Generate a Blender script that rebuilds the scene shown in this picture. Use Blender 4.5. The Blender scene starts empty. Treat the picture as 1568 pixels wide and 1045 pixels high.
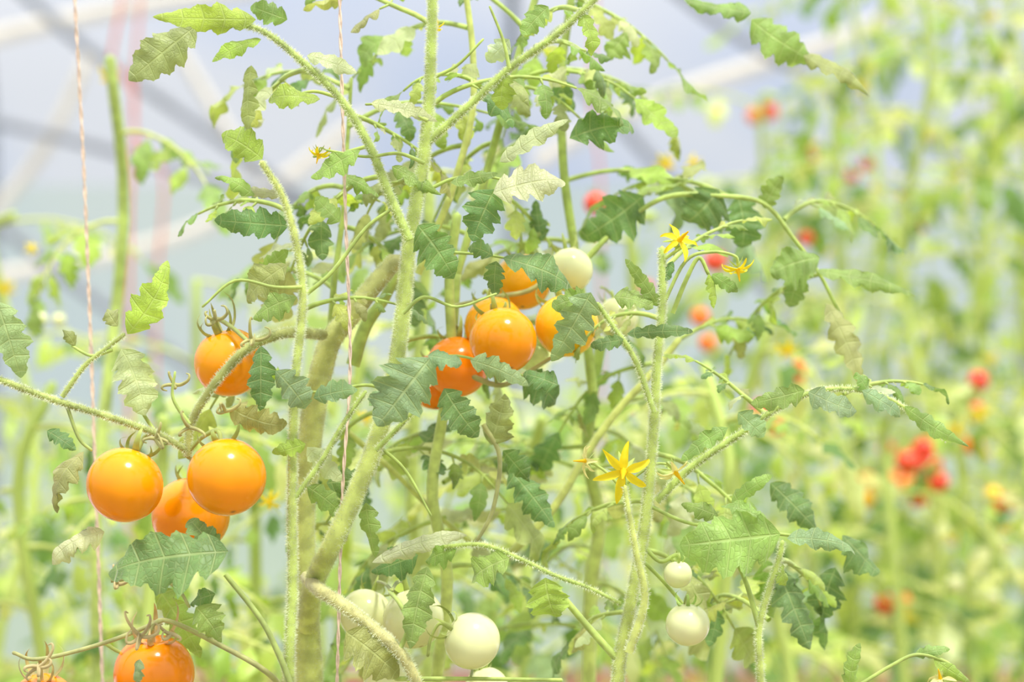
import bpy, math, random, bmesh
from math import sin, cos, pi
from mathutils import Vector, Matrix
random.seed(11)
R = random.uniform
CZ = 1.25
S = 0.4235/1568
def W(u, v, y=1.0):
    return Vector(((u-784)*S*y, y, CZ-(v-522.5)*S*y))
def lin(c):
    return tuple(((x/255)/12.92 if x/255 <= .04045 else ((x/255+.055)/1.055)**2.4) for x in c)
scene = bpy.context.scene
scene.view_settings.view_transform = 'Standard'

# ------------------------------------------------------------------ materials
def newmat(name):
    m = bpy.data.materials.new(name); m.use_nodes = True
    nt = m.node_tree; nt.nodes.clear()
    out = nt.nodes.new('ShaderNodeOutputMaterial')
    return m, nt, out
def math_node(nt, op, a, b=None, c=None):
    n = nt.nodes.new('ShaderNodeMath'); n.operation = op
    for i, x in enumerate((a, b, c)):
        if x is None: continue
        if hasattr(x, 'links'): nt.links.new(x, n.inputs[i])
        else: n.inputs[i].default_value = x
    return n.outputs[0]
def maprange(nt, v, a, b, c, d):
    n = nt.nodes.new('ShaderNodeMapRange'); n.interpolation_type = 'SMOOTHSTEP'
    nt.links.new(v, n.inputs[0])
    for i, x in enumerate((a, b, c, d)): n.inputs[i+1].default_value = x
    return n.outputs[0]
def mixcol(nt, mode, fac, a, b):
    n = nt.nodes.new('ShaderNodeMix'); n.data_type = 'RGBA'; n.blend_type = mode
    for s, x in ((n.inputs[0], fac), (n.inputs[6], a), (n.inputs[7], b)):
        if hasattr(x, 'links'): nt.links.new(x, s)
        elif isinstance(x, tuple): s.default_value = (*x, 1)
        else: s.default_value = x
    return n.outputs[2]
def plant_mat(name, leaf=True, trans=0.4, rough=.6, detail=True, tint=(1.18, 1.2, .68)):
    m, nt, out = newmat(name); L = nt.links
    at = nt.nodes.new('ShaderNodeAttribute'); at.attribute_name = 'Col'
    col = at.outputs['Color']
    p = nt.nodes.new('ShaderNodeBsdfPrincipled')
    p.inputs['Roughness'].default_value = rough
    p.inputs['Specular IOR Level'].default_value = .45
    if detail:
        tc = nt.nodes.new('ShaderNodeTexCoord')
        nz = nt.nodes.new('ShaderNodeTexNoise'); nz.inputs['Scale'].default_value = 110 if leaf else 160
        nz.inputs['Detail'].default_value = 2
        L.new(tc.outputs['Object'], nz.inputs['Vector'])
        v = maprange(nt, nz.outputs[0], .3, .7, .82, 1.2)
        comb = nt.nodes.new('ShaderNodeCombineColor')
        for i in range(3): L.new(v, comb.inputs[i])
        col = mixcol(nt, 'MULTIPLY', 1.0, col, comb.outputs[0])
        bump = nt.nodes.new('ShaderNodeBump'); bump.inputs['Distance'].default_value = .0006
        if leaf:
            uv = nt.nodes.new('ShaderNodeUVMap'); uv.uv_map = 'UVMap'
            sp = nt.nodes.new('ShaderNodeSeparateXYZ'); L.new(uv.outputs[0], sp.inputs[0])
            fr = math_node(nt, 'FRACT', sp.outputs[0])
            d1 = math_node(nt, 'ABSOLUTE', math_node(nt, 'SUBTRACT', fr, .5))
            d2 = math_node(nt, 'ABSOLUTE', sp.outputs[1])
            vein1 = maprange(nt, d1, .01, .07, 1, 0)
            vein2 = maprange(nt, d2, .02, .07, 1, 0)
            vo = nt.nodes.new('ShaderNodeTexVoronoi'); vo.feature = 'DISTANCE_TO_EDGE'
            vo.inputs['Scale'].default_value = 4.5; L.new(uv.outputs[0], vo.inputs['Vector'])
            vein3 = maprange(nt, vo.outputs['Distance'], .0, .1, .45, 0)
            vv = math_node(nt, 'MAXIMUM', math_node(nt, 'MAXIMUM', vein1, vein2), vein3)
            fac = math_node(nt, 'MULTIPLY', vv, .28)
            col = mixcol(nt, 'MIX', fac, col, lin((210, 222, 160)))
            h = math_node(nt, 'SUBTRACT', 1.0, vv)
            L.new(h, bump.inputs['Height']); bump.inputs['Strength'].default_value = .7
            p.inputs['Sheen Weight'].default_value = .4
            p.inputs['Sheen Roughness'].default_value = .35
        else:
            L.new(nz.outputs[0], bump.inputs['Height']); bump.inputs['Strength'].default_value = .3
            p.inputs['Sheen Weight'].default_value = .35
        L.new(bump.outputs[0], p.inputs['Normal'])
    L.new(col, p.inputs['Base Color'])
    if trans > 0:
        tr = nt.nodes.new('ShaderNodeBsdfTranslucent')
        c2 = mixcol(nt, 'MULTIPLY', 1.0, col, tint)
        L.new(c2, tr.inputs['Color'])
        mx = nt.nodes.new('ShaderNodeMixShader'); mx.inputs[0].default_value = trans
        L.new(p.outputs[0], mx.inputs[1]); L.new(tr.outputs[0], mx.inputs[2])
        L.new(mx.outputs[0], out.inputs[0])
    else: L.new(p.outputs[0], out.inputs[0])
    return m
M_LEAF = plant_mat('leaf_tissue', True, .4, .48)
M_STEM = plant_mat('stem_skin', False, 0.12)
M_BLEAF = plant_mat('leaf_tissue_far', True, .42, .4, False)
M_BSTEM = plant_mat('stem_skin_far', False, 0, .6, False)
M_PETAL = plant_mat('petal', False, .3, .7, False, (1, 1, .8))
def tomato_mat():
    m, nt, out = newmat('tomato_skin'); L = nt.links
    at = nt.nodes.new('ShaderNodeAttribute'); at.attribute_name = 'Col'
    nz = nt.nodes.new('ShaderNodeTexNoise'); nz.inputs['Scale'].default_value = 60
    tc = nt.nodes.new('ShaderNodeTexCoord'); L.new(tc.outputs['Object'], nz.inputs['Vector'])
    v = maprange(nt, nz.outputs[0], .3, .7, .93, 1.06)
    comb = nt.nodes.new('ShaderNodeCombineColor')
    for i in range(3): L.new(v, comb.inputs[i])
    col = mixcol(nt, 'MULTIPLY', 1.0, at.outputs['Color'], comb.outputs[0])
    p = nt.nodes.new('ShaderNodeBsdfPrincipled')
    L.new(col, p.inputs['Base Color'])
    p.inputs['Roughness'].default_value = .17
    p.inputs['Specular IOR Level'].default_value = .5
    p.inputs['Subsurface Weight'].default_value = .12
    p.inputs['Subsurface Radius'].default_value = (1, .7, .2)
    p.inputs['Subsurface Scale'].default_value = .004
    L.new(p.outputs[0], out.inputs[0]); return m
M_TOM = tomato_mat()
def simple(name, c, rough=.6, noise_scale=8, amt=.15, metal=0, c2=None):
    m, nt, out = newmat(name); L = nt.links
    p = nt.nodes.new('ShaderNodeBsdfPrincipled')
    tc = nt.nodes.new('ShaderNodeTexCoord')
    nz = nt.nodes.new('ShaderNodeTexNoise'); nz.inputs['Scale'].default_value = noise_scale
    nz.inputs['Detail'].default_value = 3
    L.new(tc.outputs['Object'], nz.inputs['Vector'])
    f = maprange(nt, nz.outputs[0], .3, .7, 0, 1)
    col = mixcol(nt, 'MIX', f, tuple(x*(1-amt) for x in lin(c)), lin(c2) if c2 else tuple(min(1, x*(1+amt)) for x in lin(c)))
    L.new(col, p.inputs['Base Color']); p.inputs['Roughness'].default_value = rough
    p.inputs['Metallic'].default_value = metal
    L.new(p.outputs[0], out.inputs[0]); return m
M_TWINE = simple('sisal_twine', (232, 208, 192), .9, 300, .2)
M_RTWINE = simple('red_twine', (228, 130, 115), .8, 100, .1)
M_STEEL = simple('galvanised_steel', (128, 133, 144), .5, 20, .1)
M_WHITE = simple('painted_rib', (212, 207, 197), .5, 20, .05)
M_SOIL = simple('soil', (140, 122, 100), .95, 3, .3)
M_GRASS = simple('meadow_grass', (118, 140, 88), .95, 2.5, .1, 0, (140, 158, 110))
M_BOARD = simple('red_wood', (165, 115, 98), .8, 6, .2)
M_COVER = simple('ground_cover_fabric', (196, 200, 210), .8, 5, .06)
def film_mat(name, op, c):
    m, nt, out = newmat(name); L = nt.links
    tr = nt.nodes.new('ShaderNodeBsdfTransparent'); tr.inputs[0].default_value = (.97, .98, 1, 1)
    tl = nt.nodes.new('ShaderNodeBsdfTranslucent'); tl.inputs[0].default_value = (*c, 1)
    b = nt.nodes.new('ShaderNodeMixShader'); b.inputs[0].default_value = op
    L.new(tr.outputs[0], b.inputs[1]); L.new(tl.outputs[0], b.inputs[2])
    L.new(b.outputs[0], out.inputs[0]); return m
M_FILM = film_mat('poly_film', .14, (.8, .84, .92))
M_FILMW = film_mat('hazy_poly_film', .74, (.72, .77, .88))

# ------------------------------------------------------------------ mesh builder
class MB:
    def __init__(s): s.v=[]; s.f=[]; s.uv=[]; s.c=[]; s.m=[]
    def vert(s, p, uv, c):
        s.v.append((p[0], p[1], p[2])); s.uv.append(uv); s.c.append(c); return len(s.v)-1
    def face(s, ids, m): s.f.append(ids); s.m.append(m)
    def build(s, name, mats):
        me = bpy.data.meshes.new(name)
        xs=[a[0] for a in s.v]; ys=[a[1] for a in s.v]; zs=[a[2] for a in s.v]
        o = Vector(((min(xs)+max(xs))/2, (min(ys)+max(ys))/2, min(zs)))
        me.from_pydata([(a[0]-o.x, a[1]-o.y, a[2]-o.z) for a in s.v], [], s.f)
        for m in mats: me.materials.append(m)
        me.polygons.foreach_set('material_index', s.m)
        me.polygons.foreach_set('use_smooth', [True]*len(s.f))
        uvl = me.uv_layers.new(name='UVMap')
        idx = [0]*len(me.loops); me.loops.foreach_get('vertex_index', idx)
        flat = []
        for i in idx: flat.extend(s.uv[i])
        uvl.data.foreach_set('uv', flat)
        ca = me.color_attributes.new('Col', 'FLOAT_COLOR', 'POINT')
        flat = []
        for c in s.c: flat.extend((c[0], c[1], c[2], 1))
        ca.data.foreach_set('color', flat)
        me.update()
        ob = bpy.data.objects.new(name, me); ob.location = o
        scene.collection.objects.link(ob); return ob

def catmull(pts, n):
    P = [pts[0]*2-pts[1]] + list(pts) + [pts[-1]*2-pts[-2]]
    out = []
    for i in range(1, len(P)-2):
        a, b, c, d = P[i-1], P[i], P[i+1], P[i+2]
        for k in range(n):
            t = k/n
            out.append(.5*((2*b)+(c-a)*t+(2*a-5*b+4*c-d)*t*t+(3*b-a-3*c+d)*t**3))
    out.append(P[-2]); return out
def tube(mb, pts, r0, r1, col, mat=1, seg=8, n=6, col2=None, hair=0):
    if len(pts) == 2: pts = [pts[0], (pts[0]+pts[1])/2, pts[1]]
    path = catmull(pts, n) if n > 1 else list(pts); N = len(path)
    t0 = (path[1]-path[0]).normalized()
    ref = Vector((0, -1, 0)) if abs(t0.y) < .9 else Vector((0, 0, 1))
    nn = (ref-t0*ref.dot(t0)).normalized()
    prev = None; L = 0
    for i, p in enumerate(path):
        t = (path[min(i+1, N-1)]-path[max(i-1, 0)]).normalized()
        nn = (nn-t*nn.dot(t)).normalized(); b = t.cross(nn)
        f = i/(N-1); r = r0+(r1-r0)*f
        c = col if col2 is None else tuple(col[k]+(col2[k]-col[k])*f for k in range(3))
        if i: L += (p-path[i-1]).length
        ring = []
        for k in range(seg):
            a = 2*pi*k/seg
            ring.append(mb.vert(p+(nn*cos(a)+b*sin(a))*r, (L*50, k/seg), c))
        if prev:
            for k in range(seg):
                mb.face((prev[k], prev[(k+1) % seg], ring[(k+1) % seg], ring[k]), mat)
        prev = ring
        if hair and i < N-1 and p.z > .9:
            seglen = (path[i+1]-p).length
            for h in range(int(seglen*hair)):
                a = R(0, 2*pi); o = nn*cos(a)+b*sin(a)
                q = p+t*R(0, seglen)+o*r*.95
                dr = (o+t*R(-.5, .5)+Vector((R(-.3, .3),)*3)).normalized()
                hl = R(.0006, .0017); sd = t*0.0001
                i0 = mb.vert(q-sd, (0, 0), (.68, .76, .48)); i1 = mb.vert(q+sd, (0, 0), (.68, .76, .48))
                i2 = mb.vert(q+dr*hl, (0, 0), (.88, .9, .74)); mb.face((i0, i1, i2), mat)
    tip = mb.vert(path[-1]+t*r1*.8, (L*50, 0), c)
    for k in range(seg): mb.face((prev[k], prev[(k+1) % seg], tip), mat)
    return path

def leaflet(mb, base, d, n, L, Wd, col, lobes=4, curl=.5, roll=.5, ripple=.25, hi=2, depth=.42, mat=0, twist=0, hook=None):
    d = d.normalized()
    n = n-d*n.dot(d)
    if n.length < 1e-4: n = Vector((0.1, .3, 1))-d*Vector((.1, .3, 1)).dot(d)
    n.normalize()
    per = {2: 8, 1: 5, 0: 2}[hi]
    ss = {2: (-1, -.72, -.38, 0, .38, .72, 1), 1: (-1, -.5, 0, .5, 1), 0: (-1, 0, 1)}[hi]
    nt = lobes*per; pos = base.copy(); prev = None; ph = R(0, 6)
    b0 = d.cross(n); asym = R(.85, 1.15)
    if hook is None: hook = R(-.5, 1.1) if hi else 0
    amps = [[R(.55, 1.35) for _ in range(lobes+1)] for _ in range(2)]
    bend = R(-.35, .35); rollg = R(-.3, 1.2); wp = R(.58, .74)
    for i in range(nt+1):
        t = i/nt; ang = curl*t**1.3+hook*t**4
        di = d*cos(ang)-n*sin(ang); ni = n*cos(ang)+d*sin(ang); b = b0
        if hi:
            q = Matrix.Rotation(bend*t, 3, ni); di = q@di; b = q@b0
        if twist:
            q = Matrix.Rotation(twist*t, 3, di); ni = q@ni; b = q@b
        if i: pos = pos+di*(L/nt)
        w0 = Wd/2*max(0.0, sin(pi*min(1, t**wp)))**.72
        x_ = t*lobes; f = x_ % 1; li = min(int(x_), lobes)
        g = f/.6 if f < .6 else (1-f)/.4
        cut = (1-sin(g*pi/2)**.8)*(1.3-.9*t)*depth
        row = []
        for s in ss:
            a = abs(s); sg = 1 if s >= 0 else -1
            am = amps[0 if sg > 0 else 1][li]
            tooth = 1-cut+(am-1)*.22*sin(f*pi)
            if hi == 2: tooth += .055*cos(2*pi*f*3+1)*(1-.3*t)
            w = w0*(1-(1-tooth)*a*a)*(asym if sg > 0 else 1/asym)
            rl = roll*(1+rollg*t)*(1+.3*sin(t*5+ph))
            if abs(rl) < .02: rl = .02
            x = sin(rl*a)/rl*w; z = -(1-cos(rl*a))/rl*w
            z += sin(t*9+ph+sg*1.2)*ripple*w0*a*a
            z += cos(2*pi*f)*.08*w0*a*(1.2-a)*2
            z += .15*w0*a
            p = pos+b*(sg*x)+ni*z+di*(a*w*.28)
            row.append(mb.vert(p, (t*lobes, s), col))
        if prev:
            for k in range(len(ss)-1):
                mb.face((prev[k], prev[k+1], row[k+1], row[k]), mat)
        prev = row

PAL = {'bright': (178, 206, 94), 'mid': (152, 184, 100), 'dark': (118, 154, 92), 'blue': (150, 180, 132),
       'pale': (208, 218, 176), 'olive': (176, 184, 122), 'yell': (198, 212, 116),
       'bgy': (184, 204, 98), 'bgm': (150, 180, 86), 'bgd': (110, 144, 74), 'bgp': (206, 214, 146)}
def pc(k, j=.15):
    c = lin(PAL[k]); m = R(1-j, 1+j); return (c[0]*m*R(.92, 1.08), c[1]*m, c[2]*m*R(.85, 1.15))
def rc(ks): return pc(random.choice(ks))
STEMC = lin((180, 202, 106)); STEMY = lin((204, 215, 122)); STEMD = lin((164, 182, 102)); STEMB = lin((178, 180, 116))

def cleaf(mb, base, d, length, pal, hi=1, npairs=3, droop=1.0, ll=.36, rr=.0011, scol=STEMC, face=None):
    d = d.normalized(); pts = [base.copy()]; cur = d.copy(); K = 8
    for k in range(K):
        cur = (cur+Vector((R(-.12, .12), R(-.12, .12), -.14*droop+R(-.08, .08)))).normalized()
        pts.append(pts[-1]+cur*length/K)
    tube(mb, pts, rr*1.2, rr*.5, scol, 1, 6 if hi else 4, 1 if not hi else 2)
    up = Vector((R(-.5, .5), -R(.1, .9), 1)) if face is None else face
    nodes = []
    for j in range(npairs):
        f = .32+.6*j/max(1, npairs-.3); nodes.append((f, ll*length*(1-.12*j)))
    for f, sz in nodes:
        x = f*K; i = min(int(x), K-1); p = pts[i].lerp(pts[i+1], x-i); t = (pts[i+1]-pts[i]).normalized()
        side = t.cross(up).normalized()
        for sg in (-1, 1):
            dd = (side*sg+t*R(.3, .7)+Vector((0, 0, R(-.6, .15)*droop))).normalized()
            q = p+dd*sz*.2
            tube(mb, [p, q], rr*.6, rr*.4, scol, 1, 4, 1)
            l = sz*R(.65, 1.1)
            leaflet(mb, q, dd, up+Vector((R(-.5, .5), R(-.6, .5), 0)), l, l*R(.5, .7), rc(pal), random.choice((3, 4)) if hi else 3,
                    R(-.2, 1.3), R(.1, 1.5), R(.1, .4), hi, R(.3, .5), 0, R(-.7, .7))
            if hi and random.random() < .5:
                q2 = p+t*length*.08
                leaflet(mb, q2, side*sg+t*.4+Vector((0, 0, R(-.4, .3))), up, sz*.35, sz*.2, rc(pal), 3, R(0, .8), .5, .2, 0)
    t = (pts[-1]-pts[-2]).normalized(); l = ll*length*R(1, 1.35)
    leaflet(mb, pts[-1], t, up, l, l*R(.55, .7), rc(pal), 4 if hi else 3, R(0, 1), R(.2, 1.2), .25, hi, .45, 0, R(-.6, .6))

# ------------------------------------------------------------------ hero tomato plants
def px(r, y=1.0): return r*S*y
def P(lst, y=1.0):
    return [W(a[0], a[1], a[2] if len(a) > 2 else y) for a in lst]
def to_ground(pts):
    b = pts[0]
    return [Vector((b.x+R(-.03, .03), b.y+R(.0, .04), 0.0)), Vector((b.x+R(-.01, .01), b.y+.01, .55)), Vector((b.x, b.y, b.z-.08))]+pts
A = MB(); B = MB(); C = MB()
TR = lin((196, 204, 122))
# --- left/main plant
s1 = P([(474,1060),(470,980),(467,900),(463,790),(476,660),(490,575),(506,522),(535,486),(570,440),(606,398)], 1.05)
tube(A, to_ground(s1[:6]), px(24), px(19), STEMY, 1, 16, 8, TR, 60000)
tube(A, s1[5:], px(19), px(14), TR, 1, 14, 6, STEMB, 40000)
tube(A, P([(540,560),(560,500),(590,455),(612,405)], 1.07), px(12), px(8), STEMC, 1, 10)
s2 = P([(443,1050),(448,900),(447,780),(451,600),(461,500),(463,440),(452,365),(432,300),(400,248)], .985)
tube(A, [Vector((s1[0].x, 1.05, .6)), W(452, 1250, 1.01)]+s2, px(9), px(4), STEMC, 1, 10, 8, STEMY, 46000)
s3 = P([(470,960,1.045),(480,895,1.025),(505,842,1.0),(545,755),(575,680),(602,580),(617,480),(627,372),(645,270),(655,180),(660,80),(663,-30)])
tube(A, s3, px(17), px(6.5), STEMY, 1, 12, 8, STEMC, 60000)
tube(A, P([(627,368),(600,308),(565,222),(520,150),(460,92),(410,52),(370,38),(320,34)], .99), px(7.5), px(3), STEMC, 1, 8, 6, STEMD, 36000)
tube(A, P([(657,216),(720,160),(780,105),(850,55),(915,-5)], 1.0), px(6), px(4.5), STEMC, 1, 8, 6, None, 36000)
tube(A, P([(700,420),(735,300),(765,190),(795,80),(825,-20)], 1.09), px(7), px(6), STEMC, 1, 8, 6)
tube(A, P([(690,300),(722,180),(724,80),(712,-20)], 1.07), px(6), px(5), STEMY, 1, 8, 6)
tube(A, P([(640,420),(690,300)], 1.07), px(6), px(6), STEMY, 1, 8, 6)
tube(A, P([(690,560),(700,420)], 1.09), px(9), px(7), STEMC, 1, 8)
tube(A, P([(505,520),(512,430),(525,330),(530,250),(538,120)], 1.08), px(6), px(3), STEMC, 1, 8)
tube(A, P([(470,885,1.03),(490,905,1.0),(522,925,.99),(570,962,.985),(615,1003,.98),(640,1050,.98)]), px(11), px(8), lin((208, 206, 140)), 1, 10, 6, lin((190, 186, 122)), 36000)
tube(A, P([(495,513,1.04),(440,510,1.01),(385,530,1),(350,562,1),(320,600,1),(292,650,1.0),(288,700,1.0)]), px(8.5), px(5), lin((166, 172, 98)), 1, 8, 6, lin((174, 182, 106)), 30000)
tube(A, P([(-60,560),(0,582),(80,612),(170,640),(240,665),(290,692)], 1.0), px(5), px(5), lin((170, 184, 102)), 1, 8, 6, None, 30000)
tube(A, P([(95,608),(130,560),(165,532),(190,512)], 1.0), px(4), px(3), lin((174, 190, 106)), 1, 8, 6, None, 20000)
tube(A, P([(100,615),(120,670),(140,690)], 1.0), px(3), px(2.5), STEMD, 1, 8)
tube(A, P([(172,536),(140,545),(110,530)], 1.0), px(3), px(2), STEMC, 1, 8)
tube(A, P([(450,765),(490,710),(525,650),(560,600)], .985), px(4.5), px(3), STEMC, 1, 8, 6, None, 20000)
tube(A, P([(470,450),(510,415),(560,350),(600,320)], .99), px(3.5), px(2.5), STEMC, 1, 8)
tube(A, P([(575,690),(610,655),(640,620),(660,580)], .99), px(4), px(3), STEMC, 1, 8, 6, None, 16000)
tube(A, P([(345,880),(400,950),(430,1010),(445,1050)], .98), px(4), px(5), STEMD, 1, 8)
tube(A, P([(170,890),(230,885),(270,900),(290,930)], 1.0), px(3), px(2.5), STEMB, 1, 8)
tube(A, P([(470,1120,1.05),(420,1040,1.0),(330,985,1.0),(250,950,1.0),(225,975,1)]), px(5), px(3), STEMB, 1, 8)
tube(A, P([(250,950),(160,985),(60,1010),(20,1000)], 1.0), px(3.5), px(3), STEMB, 1, 8)
tube(A, P([(640,1040,.98),(610,1040,.99),(720,1040,1.0),(860,1042,1.0)]), px(4), px(3), STEMC, 1, 8)
tube(A, P([(610,1000,.98),(625,960,.98),(612,925,.98),(597,908,.99)]), px(4), px(3), STEMC, 1, 8)
for pts in ([(617,480),(650,455),(700,470),(760,450)], [(640,300),(690,275),(740,270),(790,280)], [(655,185),(600,160),(560,160)],
            [(560,225),(520,235),(480,240)], [(463,440),(420,440),(360,430),(310,470)], [(650,250),(610,235),(560,240),(500,230)],
            [(610,540),(640,560),(700,545),(800,575)], [(600,600),(560,590),(500,600),(450,600)], [(625,370),(680,385),(740,390),(800,400)],
            [(520,150),(480,140),(440,150)], [(545,755),(520,770),(500,800)], [(660,120),(700,100),(740,60)], [(780,105),(770,60),(750,10)],
            [(575,680),(620,720),(660,790)], [(160,985),(185,1000),(215,1005)], [(290,650),(265,610),(268,570)], [(240,665),(215,625),(205,580)]):
    tube(A, P(pts, R(.98, 1.02)), px(3.5), px(2), STEMC, 1, 6, 6)
def curls(u, v, y, n, ln, col):
    c = W(u, v, y)
    for k in range(n):
        a = 2*pi*k/n+R(-.5, .5); o = Vector((cos(a), -.5+R(-.3, .3), sin(a)*.6)).normalized(); L = px(ln)*R(.6, 1.2)
        sd = Vector((R(-.3, .3), 0, 1))*random.choice((1, 1, -.6))
        pts = [c, c+o*L*.45+sd*L*.05, c+o*L*.85+sd*L*.3, c+o*L*.85+sd*L*.6, c+o*L*.6+sd*L*.68]
        tube(A, pts, px(3.6), px(1), col, 1, 6, 5)
CU = lin((178, 176, 110)); CU2 = lin((200, 184, 132))
curls(238, 672, .975, 4, 32, CU); curls(290, 655, .98, 3, 26, CU); curls(268, 590, .99, 4, 26, CU)
curls(385, 520, .985, 4, 28, CU); curls(330, 490, .985, 4, 26, CU); curls(215, 975, .975, 5, 34, CU2); curls(262, 972, .975, 3, 28, CU2)
curls(60, 1022, .975, 5, 34, CU2); curls(180, 895, .99, 3, 26, CU2); curls(345, 630, .98, 3, 26, CU)
# --- centre plant
s14 = P([(668,1060),(685,890),(662,760),(676,650),(692,560),(688,430),(700,330)], 1.07)
tube(C, to_ground(s14), px(12), px(8), STEMY, 1, 10, 6, STEMC)
s15 = P([(902,1060),(905,900),(918,800),(900,700),(908,600),(922,520)], 1.16)
tube(C, to_ground(s15), px(15), px(10), STEMY, 1, 10, 6, STEMC)
tube(C, P([(908,600),(890,450),(880,380),(863,260),(860,120),(870,30),(880,-30)], 1.13), px(9), px(7), STEMC, 1, 10, 6, STEMC)
tube(C, P([(735,890),(780,850),(850,775),(895,700),(945,630),(1000,570),(1040,520)], 1.12), px(8), px(6), STEMY, 1, 8)
tube(C, P([(530,660),(600,720),(660,780),(720,830)], 1.1), px(5), px(4), STEMY, 1, 8)
tube(C, P([(900,395),(950,345),(1020,302),(1100,300),(1170,312),(1215,365),(1255,420),(1290,490)], 1.1), px(5), px(3), STEMC, 1, 8)
tube(C, P([(740,650),(765,700),(755,780),(730,830)], 1.03), px(4), px(3), STEMB, 1, 8)
tube(C, P([(680,838),(740,835),(800,858),(850,882),(900,900),(950,925)], 1.0), px(3.5), px(3), STEMC, 1, 8, 6, None, 16000)
tube(C, P([(850,900),(900,960),(945,1010)], 1.0), px(5), px(6), STEMC, 1, 8)
tube(C, P([(690,560),(760,590),(800,575),(850,545)], 1.06), px(5), px(3), STEMB, 1, 8)
tube(C, P([(690,470),(760,455),(820,440),(880,380)], 1.08), px(4), px(4), STEMB, 1, 8)
# --- right plant
s8 = P([(945,1060),(965,930),(988,800),(1000,670),(1006,560),(1014,470),(1014,380)], 1.0)
tube(B, to_ground(s8), px(12), px(5), STEMY, 1, 12, 7, STEMC, 50000)
tube(B, P([(963,1000),(987,920),(975,850),(962,780),(957,745)], .99), px(7), px(3), STEMY, 1, 8, 6, None, 24000)
tube(B, P([(1002,632),(972,550),(940,502),(915,465)], .99), px(4.5), px(3.5), STEMC, 1, 8, 6, None, 20000)
tube(B, P([(1012,400),(1035,385),(1050,375)], 1.0), px(3), px(2), STEMC, 1, 8)
tube(B, P([(1014,470),(1050,400),(1090,386),(1125,392),(1130,405)], 1.0), px(3), px(2), STEMC, 1, 8)
tube(B, P([(1030,480),(1050,430),(1070,395),(1085,420)], 1.01), px(4), px(3), STEMC, 1, 8)
tube(B, P([(1005,768),(1060,715),(1130,667),(1200,620),(1260,598),(1330,600),(1390,628),(1450,675)], 1.0), px(6), px(2.5), STEMC, 1, 8, 6, None, 28000)
s10 = P([(1165,1060),(1163,960),(1192,860),(1198,830)], .99)
tube(B, to_ground(s10), px(7), px(4), STEMY, 1, 8, 6, STEMC, 30000)
tube(B, P([(1162,960),(1145,900),(1130,865)], .99), px(4.5), px(3), STEMC, 1, 8)
tube(B, P([(1300,1060),(1365,1020),(1405,1003),(1450,1015),(1470,1040)], .99), px(3), px(2.5), STEMC, 1, 8)
tube(B, P([(980,830),(1010,860),(1035,850),(1040,855)], 1.0), px(3.5), px(3), STEMC, 1, 8)
tube(B, P([(975,850),(1015,890),(1045,925),(1050,930)], 1.01), px(3), px(3), STEMC, 1, 8)
tube(B, P([(960,740),(1000,712),(1030,712)], 1.0), px(2.5), px(2), STEMC, 1, 8)
tube(B, P([(962,760),(930,725),(905,708)], 1.0), px(2.5), px(2), STEMC, 1, 8)
tube(B, P([(985,770),(1050,800),(1120,810),(1190,818),(1260,825)], 1.0), px(3), px(2.5), STEMC, 1, 8)

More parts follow.
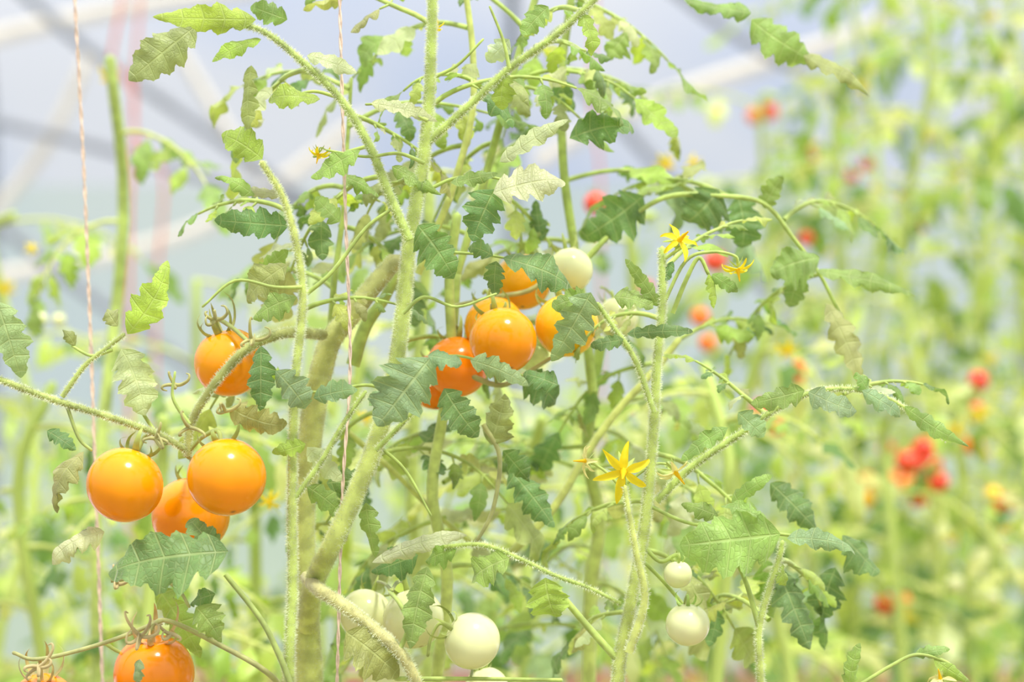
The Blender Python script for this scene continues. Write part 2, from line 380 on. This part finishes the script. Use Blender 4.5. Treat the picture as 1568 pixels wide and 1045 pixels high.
# --- hand placed leaflets: plant, base, tip, width, colour, depth, curl, roll
LV = [
 (A,195,512,268,415,48,'bright',1.0,.9,1.0),(A,186,535,235,625,62,'pale',1.01,.6,.6),(A,-5,462,38,568,50,'blue',1.0,.7,.8),
 (A,128,692,78,780,52,'olive',1.0,1.2,1.4),(A,160,815,82,852,52,'pale',1.0,1.2,1.4),(A,72,660,116,688,26,'dark',.99,.4,.6),
 (A,350,845,165,862,88,'dark',.97,.3,.3),(A,335,845,285,800,40,'dark',.98,.5,.5),(A,392,30,245,38,40,'bright',.99,.5,.8),(A,300,40,214,128,66,'olive',1.0,.6,.9),
 (A,400,60,325,88,30,'bright',.99,.3,.8),(A,402,244,345,196,42,'bright',.985,.4,.4),(A,490,152,408,152,38,'bright',.985,.4,.6),
 (A,552,230,480,272,34,'mid',.985,.3,.5),(A,568,158,666,180,24,'pale',.98,.4,.6),(A,442,346,332,342,46,'dark',1.0,.3,.5),
 (A,470,85,545,108,26,'pale',.99,.3,.5),(A,430,300,372,290,22,'pale',1.0,.5,.9),(A,390,300,330,262,24,'mid',1.0,.5,.9),
 (A,758,290,716,362,56,'dark',.99,.3,.5),(A,640,345,705,418,60,'dark',.98,.5,.7),(A,755,296,866,264,56,'pale',.985,.3,.4),
 (A,765,248,876,190,30,'pale',.99,.3,.6),(A,872,212,972,180,62,'dark',1.04,.4,.6),(A,690,280,760,270,22,'mid',.99,.3,.6),
 (A,770,395,880,440,58,'dark',.99,.4,.5),(A,755,392,720,372,28,'dark',1.0,.5,.6),(A,760,400,750,450,30,'dark',1.0,.5,.6),
 (A,660,548,585,650,84,'blue',.975,.4,.6),(A,680,595,722,672,46,'dark',.97,.4,.6),(A,655,545,705,555,34,'blue',.97,.4,.6),(A,720,552,810,575,34,'blue',.975,.4,.6),
 (A,422,568,478,622,44,'blue',.975,.4,.6),(A,480,610,545,590,30,'blue',.98,.4,.6),(A,400,530,402,625,40,'dark',.98,.5,.8),(A,352,625,432,665,46,'olive',.98,.6,.8),
 (A,455,455,388,482,40,'mid',.99,.5,.7),(A,440,405,372,462,52,'olive',1.0,.5,.7),(A,468,680,420,700,24,'bright',.98,.4,.6),(A,470,685,515,740,34,'pale',.99,.4,.6),
 (A,570,600,600,630,30,'blue',.98,.4,.6),(A,180,500,160,478,34,'olive',1.0,1.3,1.5),(A,115,530,102,505,26,'olive',1.0,1.3,1.5),
 (A,530,968,612,1032,64,'olive',.98,.3,.4),(A,655,868,618,985,48,'mid',.98,.3,.8),(A,570,862,708,808,34,'pale',.99,.5,1.2),(A,640,850,575,880,50,'dark',1.0,.4,.8),
 (A,560,770,575,850,30,'mid',1.01,.4,.7),(A,330,910,290,925,30,'dark',1.0,.5,.6),(A,240,900,320,990,52,'mid',1.03,.5,.8),(A,500,740,560,735,50,'dark',1.02,.4,.8),
 (A,470,745,540,790,36,'mid',1.0,.4,.8),(A,855,590,800,575,40,'dark',1.02,.4,.6),(A,395,420,440,385,30,'mid',1.02,.4,.6),(A,520,340,480,310,34,'mid',1.0,.4,.6),
 (A,840,10,800,50,34,'mid',.99,.5,.6),(A,890,20,915,85,30,'bright',1.0,.5,.6),(A,780,60,750,95,34,'pale',1.0,.5,.6),(A,775,110,765,165,34,'bright',1.0,.5,.6),
 (A,440,30,385,10,34,'mid',1.02,.5,.6),(A,385,100,380,205,36,'olive',1.03,.5,.9),(A,525,270,580,295,30,'mid',1.01,.5,.9),(A,600,255,670,300,26,'mid',1.0,.5,.9),
 (A,215,1010,205,1045,22,'blue',.96,.5,.9),(A,300,930,345,975,50,'mid',.99,.5,.8),
 (C,780,855,718,885,60,'mid',.995,.4,.5),(C,835,885,840,948,58,'bright',.99,.4,.5),(C,700,840,650,858,34,'mid',1.0,.4,.5),(C,752,682,780,610,56,'olive',1.03,.4,.9),
 (C,770,690,815,735,34,'dark',1.04,.4,.9),(C,780,720,850,800,50,'dark',1.05,.4,.9),(C,800,575,862,612,54,'dark',1.06,.4,.9),(C,985,300,900,378,70,'dark',1.1,.4,.6),
 (C,1100,290,1060,350,80,'dark',1.1,.5,.6),(C,1130,300,1150,375,56,'dark',1.11,.5,.6),(C,1170,320,1190,270,30,'mid',1.1,.5,.6),(C,1255,395,1180,410,60,'mid',1.09,.5,.6),
 (C,1250,415,1400,458,34,'mid',1.09,.5,.8),(C,1265,465,1322,580,42,'olive',1.09,.3,.8),(C,1225,405,1210,470,40,'mid',1.1,.5,.6),(C,1150,30,1240,110,60,'mid',1.1,.3,1.),(C,1230,85,1335,140,38,'olive',1.1,.3,1.1),
 (C,1150,20,1050,10,40,'mid',1.1,.3,1.1),(C,960,50,930,90,46,'mid',1.1,.3,1.1),(C,830,370,815,310,28,'dark',1.1,.3,1.1),
 (B,905,448,850,552,54,'blue',.98,.35,.5),(B,900,455,845,462,36,'mid',.985,.35,.5),(B,940,455,1000,462,36,'mid',1.0,.4,.6),(B,960,512,1062,500,20,'dark',.985,.4,.6),(B,955,520,905,532,22,'dark',.985,.4,.6),
 (B,1195,818,1044,838,86,'mid',.98,.25,.3),(B,1205,825,1322,828,32,'blue',.98,.4,.6),(B,1175,800,1110,765,28,'mid',.98,.4,.6),(B,1232,598,1155,620,34,'mid',.985,.4,.6),
 (B,1238,600,1302,642,40,'blue',.985,.4,.5),(B,1130,632,1168,668,32,'blue',.985,.4,.5),(B,1115,655,1043,698,26,'mid',.985,.4,.5),(B,1385,622,1470,692,26,'mid',.99,.3,.8),
 (B,1320,598,1385,640,30,'blue',.99,.4,.8),(B,1330,600,1310,572,26,'mid',1.0,.4,.8),(B,1190,870,1225,990,56,'dark',1.06,.5,.9),(B,1290,820,1335,880,60,'dark',1.07,.5,.9),(B,1280,870,1250,940,54,'dark',1.08,.5,.9),
 (B,1180,740,1250,810,50,'dark',1.07,.5,.9),(B,1120,770,1180,730,26,'mid',1.0,.5,.9),(B,1100,790,1040,775,30,'mid',1.0,.5,.9),(B,1010,470,960,400,24,'mid',1.0,.5,.9),(B,1030,400,1015,440,20,'dark',1.0,.5,.9),
 (B,1085,420,1100,468,18,'bright',1.0,.5,1.2),(B,1090,420,1130,450,22,'mid',1.0,.5,.9),(B,1300,1055,1305,985,30,'mid',.99,.5,.9),(B,1400,1005,1450,990,22,'mid',.99,.5,.9),(B,1430,1010,1480,1050,26,'bright',.99,.5,.9),
 (B,1130,868,1100,850,26,'bright',.99,.5,.9),(B,1190,860,1200,900,26,'bright',.99,.5,.9),
]
for (mb, bu, bv, tu, tv, w, k, y, cu, ro) in LV:
    b = W(bu, bv, y); t = W(tu, tv, y); d = t-b; L = d.length*(1+cu*.16)
    d = d.normalized(); n = Vector((R(-.5, .5), -1, R(.0, .9)))
    nn = (n-d*n.dot(d)).normalized()
    d = (d+nn*cu*.45+Vector((0, R(-.15, .15), 0))).normalized()
    lob = 5 if L > px(90) else (4 if L > px(50) else 3)
    leaflet(mb, b, d, nn, L, w*S*y*1.25, pc(k), lob, cu, ro*1.0, .3, 2, R(.34, .5), 0, R(-.4, .4))
def populate(mb, pts, y, step, ln, pal, hi=1):
    path = catmull(P(pts, y), 10); acc = 0; sgn = 1
    for i in range(1, len(path)):
        acc += (path[i]-path[i-1]).length
        if acc > step*R(.7, 1.3):
            acc = 0; sgn *= -1
            d = Vector((sgn*R(.5, 1), R(-.2, 1), R(-.1, .8)))
            cleaf(mb, path[i], d, ln*R(.7, 1.25), pal, hi, 3, R(.5, 1.5))
G1 = ['mid', 'bright', 'blue', 'olive', 'mid', 'dark', 'pale', 'yell']; G2 = ['bright', 'mid', 'yell', 'olive', 'pale', 'mid', 'dark']
populate(A, [(627,368),(645,270),(655,180),(662,0)], 1.03, .028, .06, G1)
populate(A, [(627,368),(600,308),(565,222),(460,92)], 1.03, .03, .058, G1)
populate(A, [(700,420),(735,300),(765,190),(825,-20)], 1.1, .02, .07, G1)
populate(A, [(505,520),(512,430),(530,250),(540,60)], 1.08, .022, .068, G1)
populate(A, [(690,300),(722,180),(712,-20)], 1.08, .024, .065, G1)
populate(A, [(657,216),(780,105),(915,-5)], 1.04, .028, .05, G1)
populate(A, [(450,700),(461,500),(463,440),(430,290)], 1.03, .034, .055, G1)
populate(A, [(480,900),(545,755),(602,580),(617,480)], 1.08, .026, .06, G2)
populate(C, [(668,1040),(685,890),(676,650),(692,560)], 1.1, .02, .07, G2)
populate(C, [(902,1040),(918,800),(908,600)], 1.18, .018, .08, G2)
populate(C, [(890,450),(863,260),(860,120),(880,-20)], 1.15, .024, .07, G1)
populate(C, [(780,850),(895,700),(1040,520)], 1.14, .02, .065, G2)
populate(C, [(1020,302),(1170,312),(1255,420)], 1.12, .028, .055, G1)
populate(B, [(945,1040),(988,800),(1000,670)], 1.05, .025, .065, G2)
populate(B, [(1006,560),(1014,380)], 1.04, .022, .045, G2)
populate(B, [(1163,1040),(1192,860)], 1.04, .02, .06, G2)
populate(B, [(1060,715),(1200,620),(1330,600)], 1.03, .04, .035, G1)
for mb, pts, y in ((A, s1, 1.06), (C, s14, 1.1), (B, s8, 1.03)):
    for k in range(14):
        z = R(.35, 1.05); a = R(0, 6.28)
        cleaf(mb, Vector((pts[0].x, pts[0].y, z)), Vector((cos(a), sin(a)*.6+.2, .2)), R(.1, .16), G2, 0, 3, 1)
A.build('tomato_plant', [M_LEAF, M_STEM]); C.build('tomato_plant', [M_LEAF, M_STEM]); B.build('tomato_plant', [M_LEAF, M_STEM])

# ------------------------------------------------------------------ fruit
YEL = (1.0, .42, .003); YE2 = (1.0, .31, .003); ORG = (1.0, .25, .006); GOLD = (1.0, .56, .02); GRN = lin((230, 234, 178)); RED = lin((240, 84, 52))
def add_fruit(mb, c, r, top, col, col2=None, nu=40, nv=28, sep=True, sepcol=None, attach=None, squash=.97):
    top = top.normalized(); ref = Vector((0, -1, .1)); x = (ref-top*ref.dot(top)).normalized(); y = top.cross(x)
    rows = []
    for j in range(nv+1):
        th = pi*j/nv; row = []
        rr = r*(1-.16*math.exp(-(th/.28)**2)); z = cos(th)
        rr *= squash+(1-squash)*sin(th)**2
        cc = col if col2 is None else tuple(col[k]*(.5+.5*z)+col2[k]*(.5-.5*z) for k in range(3))
        if th > pi-.09: cc = lin((150, 110, 60))
        for i in range(nu):
            a = 2*pi*i/nu
            row.append(mb.vert(c+(x*cos(a)+y*sin(a))*rr*sin(th)+top*rr*z, (i/nu, j/nv), cc))
            if j in (0, nv): break
        rows.append(row)
    for j in range(nv):
        a, b = rows[j], rows[j+1]
        for i in range(nu):
            k = (i+1) % nu
            if j == 0: mb.face((a[0], b[i], b[k]), 0)
            elif j == nv-1: mb.face((a[i], b[0], a[k]), 0)
            else: mb.face((a[i], b[i], b[k], a[k]), 0)
    base = c+top*r*.84
    if sep:
        n = random.choice((5, 6)); sc = sepcol or lin((160, 175, 92))
        for i in range(n):
            a = 2*pi*i/n+R(-.2, .2); o = x*cos(a)+y*sin(a); L = r*R(.55, .85)
            up = R(.5, 1.7)
            pts = [base+o*r*.05, base+o*L*.4+top*L*.02, base+o*L*.75+top*L*.25*up, base+o*L*.85+top*L*.6*up, base+o*L*.6+top*L*.85*up]
            path = catmull(pts, 3); prev = None
            for q, p in enumerate(path):
                f = q/(len(path)-1); w = r*.11*(1-f**1.5)+.00005
                sd = top.cross(o).normalized()
                row = [mb.vert(p-sd*w, (0, 0), sc), mb.vert(p+o*w*.4-top*w*.5, (0, .5), sc), mb.vert(p+sd*w, (0, 1), sc)]
                if prev:
                    for m in range(2): mb.face((prev[m], prev[m+1], row[m+1], row[m]), 1)
                prev = row
        if attach is not None:
            m1 = base+top*r*.45
            m2 = m1.lerp(attach, .5)+top*r*.12
            tube(mb, [base-top*r*.05, m1, m2, attach], r*.07, r*.06, sc, 1, 6, 5, lin((165, 178, 98)))
def tomato(name, u, v, r, y, col, col2, top, att=None, **k):
    mb = MB(); random.seed(int(u*7+v))
    add_fruit(mb, W(u, v, y), px(r, y), Vector(top), col, col2, attach=(W(*att) if att else None), **k)
    return mb.build(name, [M_TOM, M_STEM])
n = 'yellow_cherry_tomato'
tomato(n,191,743,59,1.0,YEL,YE2,(.35,.35,1),(240,667,1.0))
tomato(n,347,731,61,.985,YEL,YE2,(-.25,.5,1),(290,690,1.0))
tomato(n,292,790,60,1.03,YEL,YE2,(.0,.5,1),(288,700,1.0))
tomato(n,351,555,54,1.02,YEL,YE2,(-.3,-.1,1),(385,528,1.0),sepcol=lin((160,165,90)))
tomato(n,236,1032,62,1.01,YE2,ORG,(.0,-.25,1),(232,965,1.0),sepcol=lin((195,172,115)))
tomato(n,66,1080,50,1.01,YE2,ORG,(0,-.3,1),(60,1010,1.0),sepcol=lin((180,170,108)))
tomato(n,770,522,52,1.04,YEL,YE2,(-.3,.6,1),(760,590,1.06))
tomato(n,757,500,46,1.07,YEL,YEL,(-.2,.6,1),(740,450,1.08))
tomato(n,868,499,49,1.06,GOLD,GOLD,(-.3,.6,1),(850,440,1.08))
tomato(n,800,432,44,1.1,GOLD,YEL,(0,.5,1),(800,400,1.09))
tomato(n,700,562,48,1.07,YE2,ORG,(0,.4,1),(690,500,1.07))
tomato(n,668,585,44,1.09,YE2,ORG,(0,.4,1),(690,520,1.07))
n = 'green_cherry_tomato'
tomato(n,873,414,35,1.08,GRN,GRN,(-.2,.6,1),(868,370,1.1))
tomato(n,945,487,32,1.13,GRN,GRN,(-.2,.6,1),(920,440,1.13))
tomato(n,560,942,41,1.04,GRN,GRN,(.3,.4,1),(600,905,.99))
tomato(n,633,948,47,1.02,GRN,GRN,(-.3,.4,1),(600,905,.99))
tomato(n,723,982,44,1.0,GRN,GRN,(-.9,-.1,.5),(655,1005,1.0))
tomato(n,590,1040,34,1.03,GRN,GRN,(.3,.2,1),(640,1040,.98))
tomato(n,745,1055,34,1.03,GRN,GRN,(-.3,.2,1),(720,1040,1.0))
tomato(n,1038,880,22,1.0,GRN,GRN,(0,0,1),(1040,853,1.0),sepcol=STEMC)
tomato(n,1053,957,34,.99,GRN,GRN,(0,0,1),(1048,925,1.0),sepcol=lin((160,190,90)))
tomato('red_cherry_tomato',912,312,18,1.6,RED,RED,(0,.3,1))

# ------------------------------------------------------------------ flowers
def flower(mb, c, axis, size, pale=0, att=None):
    axis = axis.normalized(); ref = Vector((.1, -.3, 1)); x = (ref-axis*ref.dot(axis)).normalized(); y = axis.cross(x)
    yc = lin((252, 232, 50)) if not pale else lin((240, 234, 160))
    for i in range(6):
        a = 2*pi*i/6+R(-.2, .2); o = x*cos(a)+y*sin(a)
        leaflet(mb, c+o*size*.06, (o+axis*R(-.1, .3)).normalized(), axis, size*R(.75, 1.1), size*.32, yc, 3, R(.3, 1.3), -.7, .15, 1, .0, 0, R(-.4, .4))
        leaflet(mb, c-axis*size*.08, (o.lerp(y, .3)-axis*.4).normalized(), axis, size*.7, size*.14, STEMC, 3, .4, .4, .1, 0, .0, 1)
    tube(mb, [c, c+axis*size*.3, c+axis*size*.75], size*.13, size*.03, lin((250, 212, 25)), 0, 8, 3)
    if att is not None: tube(mb, [c-axis*size*.1, c-axis*size*.5, att], size*.06, size*.05, STEMC, 1, 6, 4)
def fl(u, v, y, ax, s, pale=0, att=None):
    mb = MB(); random.seed(int(u+v)); flower(mb, W(u, v, y), Vector(ax), px(s, y), pale, W(*att) if att else None)
    mb.build('tomato_flower', [M_PETAL, M_STEM])
fl(1040,368,1.0,(.3,-.5,.3),36,0,(1045,378,1.0)); fl(1130,412,1.0,(.1,-.4,-1),28,0,(1128,398,1.0))
fl(955,722,.99,(-.1,-1,-.3),48,0,(957,748,1.0)); fl(898,706,1.0,(-1,-.3,0),28,1,(905,708,1.0))
fl(1033,722,.99,(.6,-.3,-.8),34,1,(1028,710,1.0)); fl(488,236,1.0,(-.2,-.4,-1),22,0,(500,230,1.0))
fl(665,42,1.02,(.3,-.6,-.7),18,0,(660,60,1.0)); fl(412,768,1.2,(0,-1,-.2),22,0,(430,790,1.2))
fl(165,118,1.5,(0,-.6,-.8),22); fl(48,380,1.5,(0,-1,.3),15); fl(560,640,1.25,(0,-1,-.2),16)
fl(1440,1040,.99,(-.3,-.6,1),26,1,(1450,1015,.99)); fl(1205,535,1.5,(.2,-.6,-.8),26); fl(1020,250,1.5,(.2,-.6,-.6),22); fl(1062,248,1.5,(.2,-1,0),16)

# ------------------------------------------------------------------ twine
def tw(name, pts, y, r, m=M_TWINE, zt=2.9):
    mb = MB(); p = P(pts, y); top = Vector((p[0].x, p[0].y, zt)); bot = Vector((p[-1].x, p[-1].y, .02))
    dense = [top.lerp(p[0], k/40) for k in range(40)]+catmull(p, 40)+[p[-1].lerp(bot, k/40) for k in range(1, 41)]
    path = [dense[0]]; step = .0016 if y < 1.4 else .03; acc = 0
    for i in range(1, len(dense)):
        a, b = dense[i-1], dense[i]; L = (b-a).length; pos = step-acc
        while pos <= L: path.append(a.lerp(b, pos/max(L, 1e-9))); pos += step
        acc = (L-(pos-step))
    if y < 1.4:
        for ph in (0, pi):
            q = [c+Vector((cos(i*.55+ph), sin(i*.55+ph), 0))*r*.5 for i, c in enumerate(path)]
            tube(mb, q, r*.6, r*.6, (1, 1, 1), 0, 5, 1)
    else: tube(mb, path+[bot], r, r, (1, 1, 1), 0, 6, 1)
    mb.build(name, [m])
tw('trellis_twine', [(520,-10),(524,150),(529,330),(536,560),(524,760),(516,1050)], 1.0, px(2.8))
tw('trellis_twine', [(114,-10),(128,250),(138,500),(147,760),(157,1050)], 1.12, px(3.2))
tw('red_trellis_twine', [(190,-10),(168,110),(205,130),(198,330)], 2.6, px(3.2, 2.6), M_RTWINE)
tw('red_trellis_twine', [(215,-10),(205,200),(250,265),(238,450)], 2.8, px(2.8, 2.8), M_RTWINE)
tw('red_trellis_twine', [(912,-10),(905,150),(920,260)], 2.8, px(2.4, 2.8), M_RTWINE)

# ------------------------------------------------------------------ background plants
def vine(u, y, vtop, seed, pal=G2, ln=.15, step=.05, hi=0, lean=0, name='background_tomato_plant', zmin=.25, dens=1, flowers=1, wig=.014, sc=None, ll=.3, npr=4):
    random.seed(seed); m = MB(); X = (u-784)*S*y; ztop = min(2.6, W(u, vtop, y).z)
    pts = [Vector((X+R(-.02, .02), y, 0))]; z = .2
    while z < ztop:
        pts.append(Vector((X+lean*z+R(-wig, wig)*y, y+R(-.03, .03), z))); z += .16
    pts.append(Vector((X+lean*ztop, y, ztop)))
    path = tube(m, pts, .0055, .0035, sc or STEMY, 1, 7, 4, sc or STEMC)
    z = zmin; s = 1
    while z < ztop+.01:
        i = min(range(len(path)), key=lambda q: abs(path[q].z-z)); s = -s
        for _ in range(dens):
            a = R(-1.0, 1.0)
            cleaf(m, path[i], Vector((s*cos(a), sin(a), R(.0, .7))), ln*R(.65, 1.2), pal, hi, npr, R(.6, 1.8), ll, .0013, STEMY)
        z += step*R(.7, 1.3)
    ob = m.build(name, [M_LEAF, M_STEM] if hi else [M_BLEAF, M_BSTEM])
    for k in range(flowers):
        f = MB(); p = random.choice(path[len(path)//2:]); c = p+Vector((R(-.07, .07), -R(.02, .1), R(-.02, .02)))
        flower(f, c, Vector((R(-.4, .4), -.6, R(-1, .1))), R(.009, .013), 0, p)
        o2 = f.build('flower', [M_PETAL, M_STEM]); o2.parent = ob; o2.location = o2.location-ob.location
    return ob
YG = ['bgy', 'bgm', 'bgy', 'bgm', 'bgp', 'bgp', 'bgd']
DG = ['bgm', 'bgd', 'bgy', 'bgd', 'bgp']
vine(80,1.45,590,1,YG,.10,.035,0); vine(250,1.35,640,2,YG,.10,.035,0,flowers=0); vine(390,1.5,520,3,YG,.11,.035,0)
vine(168,1.4,90,4,['mid','bright'],.07,.09,1,wig=.004,flowers=0,ll=.36,npr=3)
vine(560,1.5,430,5,DG,.11,.04,0,flowers=0); vine(640,1.35,250,6,G1,.09,.045,1,flowers=0); vine(760,1.5,560,7,YG,.11,.035,0); vine(830,1.4,640,17,DG,.10,.035,0,flowers=0)
vine(1080,1.4,560,8,YG,.10,.035,0); vine(1000,1.7,330,9,YG,.11,.05,0); vine(1180,1.6,480,10,DG,.11,.04,0)
vine(20,1.8,330,11,YG,.12,.045,0,flowers=2); vine(480,1.9,420,12,YG,.12,.04,0); vine(300,1.9,430,13,DG,.12,.05,0)
for i, (u, y, vt) in enumerate([(1180,2.4,150),(1290,2.2,120),(1370,2.5,-100),(1440,2.1,-100),(1520,2.4,-100),(1590,2.2,-100),(1090,2.7,330),(1480,2.9,-100),(1640,2.6,-100),(1330,3.0,60),(1240,2.0,560),(1400,1.9,620),(1530,1.95,560),(1350,2.3,500),(1480,2.3,520),(1560,2.7,-100)]):
    vine(u, y, vt, 40+i, YG if i % 3 else DG, .14, .045 if vt < 400 else .04, 0, R(-.02, .02), flowers=3, wig=.009)
for i, (u, y, vt) in enumerate([(900,2.6,520),(700,2.7,560),(560,2.5,540),(400,2.8,560),(220,2.6,620),(60,2.5,600),(-40,2.2,480),(980,2.3,600)]):
    vine(u, y, vt, 70+i, YG if i % 2 else DG, .15, .055, 0, flowers=1)
def cluster(seed, pts):
    random.seed(seed); m = MB()
    for (u, v, r, y, col) in pts:
        c = W(u, v, y-.06); r *= 1.08; add_fruit(m, c, px(r, 1)*(y-.06), Vector((R(-.3, .3), R(-.2, .4), 1)), col, None, 16, 10, True, STEMC, c+Vector((R(-.01, .01), .03, px(r, 1)*y*2)))
    m.build('red_tomato_cluster', [M_TOM, M_STEM])
OR2 = lin((250, 134, 50)); R2 = lin((234, 72, 46))
cluster(1, [(1390,708,18,2.1,RED),(1413,688,16,2.12,R2),(1425,715,18,2.15,R2),(1385,742,18,2.1,OR2),(1405,760,17,2.1,R2),(1437,738,15,2.1,R2),(1327,737,14,2.1,RED),(1325,765,14,2.1,lin((250,190,50))),(1358,688,13,2.2,R2),(1365,735,14,2.15,OR2)])
cluster(2, [(1490,682,14,2.0,OR2),(1438,660,15,2.0,OR2),(1498,583,15,2.0,R2),(1492,628,14,2.05,RED),(1535,772,17,2.0,R2),(1520,757,13,2.0,lin((250,205,50)))])
cluster(3, [(1355,925,15,2.1,RED),(1382,920,13,2.1,OR2),(1165,628,15,1.9,RED),(1188,655,12,1.9,OR2),(1220,575,12,2.0,RED)])
cluster(4, [(1095,400,16,1.9,RED),(1072,485,14,1.9,OR2),(1083,525,13,1.9,OR2),(1235,365,11,2.2,RED),(985,632,12,1.9,OR2),(990,440,10,2.1,RED)])
cluster(5, [(1155,178,12,2.6,OR2),(1178,172,13,2.6,RED),(1243,232,13,2.6,R2),(1326,252,10,2.6,R2),(1345,290,10,2.6,R2),(1385,298,10,2.6,OR2),(1412,345,9,2.6,RED),(1305,270,9,2.6,R2),(1462,268,10,2.5,lin((240,215,80))),(1422,205,10,2.5,lin((240,215,80)))])
cluster(6, [(1463,895,13,2.1,GRN),(1520,915,10,2.1,GRN),(1540,835,13,2.1,GRN),(1495,870,9,2.1,GRN),(60,490,12,1.6,GRN),(90,490,10,1.6,GRN),(1225,560,9,2.0,OR2)])

# ------------------------------------------------------------------ greenhouse shell
def sheet(name, rows, mat):
    me = bpy.data.meshes.new(name); v = []; f = []
    nr = len(rows); nc = len(rows[0])
    for r in rows: v.extend(r)
    for i in range(nr-1):
        for j in range(nc-1): a = i*nc+j; f.append((a, a+1, a+nc+1, a+nc))
    me.from_pydata(v, [], f); me.materials.append(mat)
    for p in me.polygons: p.use_smooth = True
    ob = bpy.data.objects.new(name, me); scene.collection.objects.link(ob); return ob
X0, X1 = -9, 9; YB, YF = 7.0, -3.0
sheet('floor', [[(X0, YF, 0), (X1, YF, 0)], [(X0, YB, 0), (X1, YB, 0)]], M_SOIL)
sheet('meadow_ground', [[(-40, -30, -.02), (40, -30, -.02)], [(-40, 45, -.02), (40, 45, -.02)]], M_GRASS)
sheet('wall_back', [[(X0, YB, 0), (X1, YB, 0)], [(X0, YB, 1.7), (X1, YB, 1.7)]], M_FILMW)
sheet('wall_front', [[(X0, YF, 0), (X1, YF, 0)], [(X0, YF, 1.7), (X1, YF, 1.7)]], M_FILM)
sec = [(2+5*cos(a), 1.7+1.9*sin(a)) for a in [pi*k/24 for k in range(25)]]
sheet('ceiling', [[(X0, y, z), (X1, y, z)] for y, z in sec], M_FILM)
for nm, x in (('wall_left', X0), ('wall_right', X1)):
    sheet(nm, [[(x, y, 0) for y, z in sec], [(x, y, z) for y, z in sec]], M_FILM)
fr = MB(); WH = (1, 1, 1)
for x in [X0+1.5*k for k in range(13)]:
    tube(fr, [Vector((x, YB-.03, 0)), Vector((x, YB-.03, 1.0))]+[Vector((x, 2+(y-2)*.992, z-.02)) for y, z in sec]+[Vector((x, YF+.03, 1)), Vector((x, YF+.03, 0))], .02, .02, WH, 0, 8, 2)
def bar(pts, y, r, m): tube(fr, P(pts, y), px(r, y), px(r, y), WH, m, 8, 4)
bar([(-120,-150),(40,-8),(140,78),(340,215),(470,310)], 5, 9, 0)
bar([(-200,140),(0,188),(140,222),(320,275),(520,330)], 5, 8, 0)
bar([(-150,250),(0,345),(80,410),(170,475),(330,590)], 5, 9, 0)
bar([(-20,340),(70,225),(140,80)], 5.1, 10, 1); bar([(270,70),(330,170),(390,270)], 5.1, 9, 1)
bar([(-100,440),(150,395),(300,352),(420,285),(560,180)], 5.6, 12, 1)
bar([(820,250),(930,185),(1100,120),(1300,55),(1460,-30)], 5.5, 13, 1)
bar([(1000,-40),(1140,62),(1290,140),(1500,260)], 5, 9, 0); bar([(840,90),(930,170),(1000,245),(1200,470),(1310,545)], 5.2, 9, 0)
bar([(-100,80),(150,20),(420,-20)], 5.6, 13, 1); bar([(-150,640),(0,668),(250,760)], 5.2, 7, 0)
fr.build('greenhouse_frame', [M_STEEL, M_WHITE])
def box(name, a, b, mat):
    bm = bmesh.new(); bmesh.ops.create_cube(bm, size=1)
    for v in bm.verts: v.co = Vector((v.co.x*(b[0]-a[0]), v.co.y*(b[1]-a[1]), v.co.z*(b[2]-a[2])))
    bmesh.ops.bevel(bm, geom=bm.edges[:], offset=.012, segments=2, affect='EDGES')
    me = bpy.data.meshes.new(name); bm.to_mesh(me); bm.free(); me.materials.append(mat)
    o = bpy.data.objects.new(name, me); o.location = (Vector(a)+Vector(b))/2; scene.collection.objects.link(o)
box('baseboard_back', (X0, YB-.1, 0), (X1, YB-.05, .31), M_BOARD)
box('ground_cover', (X0, 3.4, 0), (X1, 6.6, .03), M_COVER)

# ------------------------------------------------------------------ light
w = bpy.data.worlds.new('World'); scene.world = w; w.use_nodes = True
nt = w.node_tree; bg = nt.nodes['Background']
tc = nt.nodes.new('ShaderNodeTexCoord'); sp = nt.nodes.new('ShaderNodeSeparateXYZ'); nt.links.new(tc.outputs['Generated'], sp.inputs[0])
f = maprange(nt, sp.outputs[2], .0, .9, 0, 1)
nz = nt.nodes.new('ShaderNodeTexNoise'); nz.inputs['Scale'].default_value = 7; nz.inputs['Detail'].default_value = 2
nt.links.new(tc.outputs['Generated'], nz.inputs['Vector'])
c1 = mixcol(nt, 'MIX', maprange(nt, nz.outputs[0], .4, .62, 0, 1), (.53, .61, .80), (.74, .76, .82))
c2 = mixcol(nt, 'MIX', f, c1, (1.65, 1.6, 1.48))
nt.links.new(c2, bg.inputs[0]); bg.inputs[1].default_value = 1.0
sd = bpy.data.lights.new('sun', 'SUN'); sd.energy = 4.5; sd.angle = math.radians(9); sd.color = (1, .955, .85)
so = bpy.data.objects.new('sun', sd); scene.collection.objects.link(so)
dirv = Vector((.25, -.38, 1.0)); so.rotation_euler = dirv.to_track_quat('Z', 'Y').to_euler(); so.location = (0, 0, 6)

cam = bpy.data.cameras.new('camera'); co = bpy.data.objects.new('camera', cam); scene.collection.objects.link(co)
co.location = (0, 0, CZ); co.rotation_euler = (pi/2, 0, 0)
cam.lens = 85; cam.sensor_width = 36; cam.clip_start = .05
cam.dof.use_dof = True; cam.dof.focus_distance = .995; cam.dof.aperture_fstop = 7
scene.camera = co
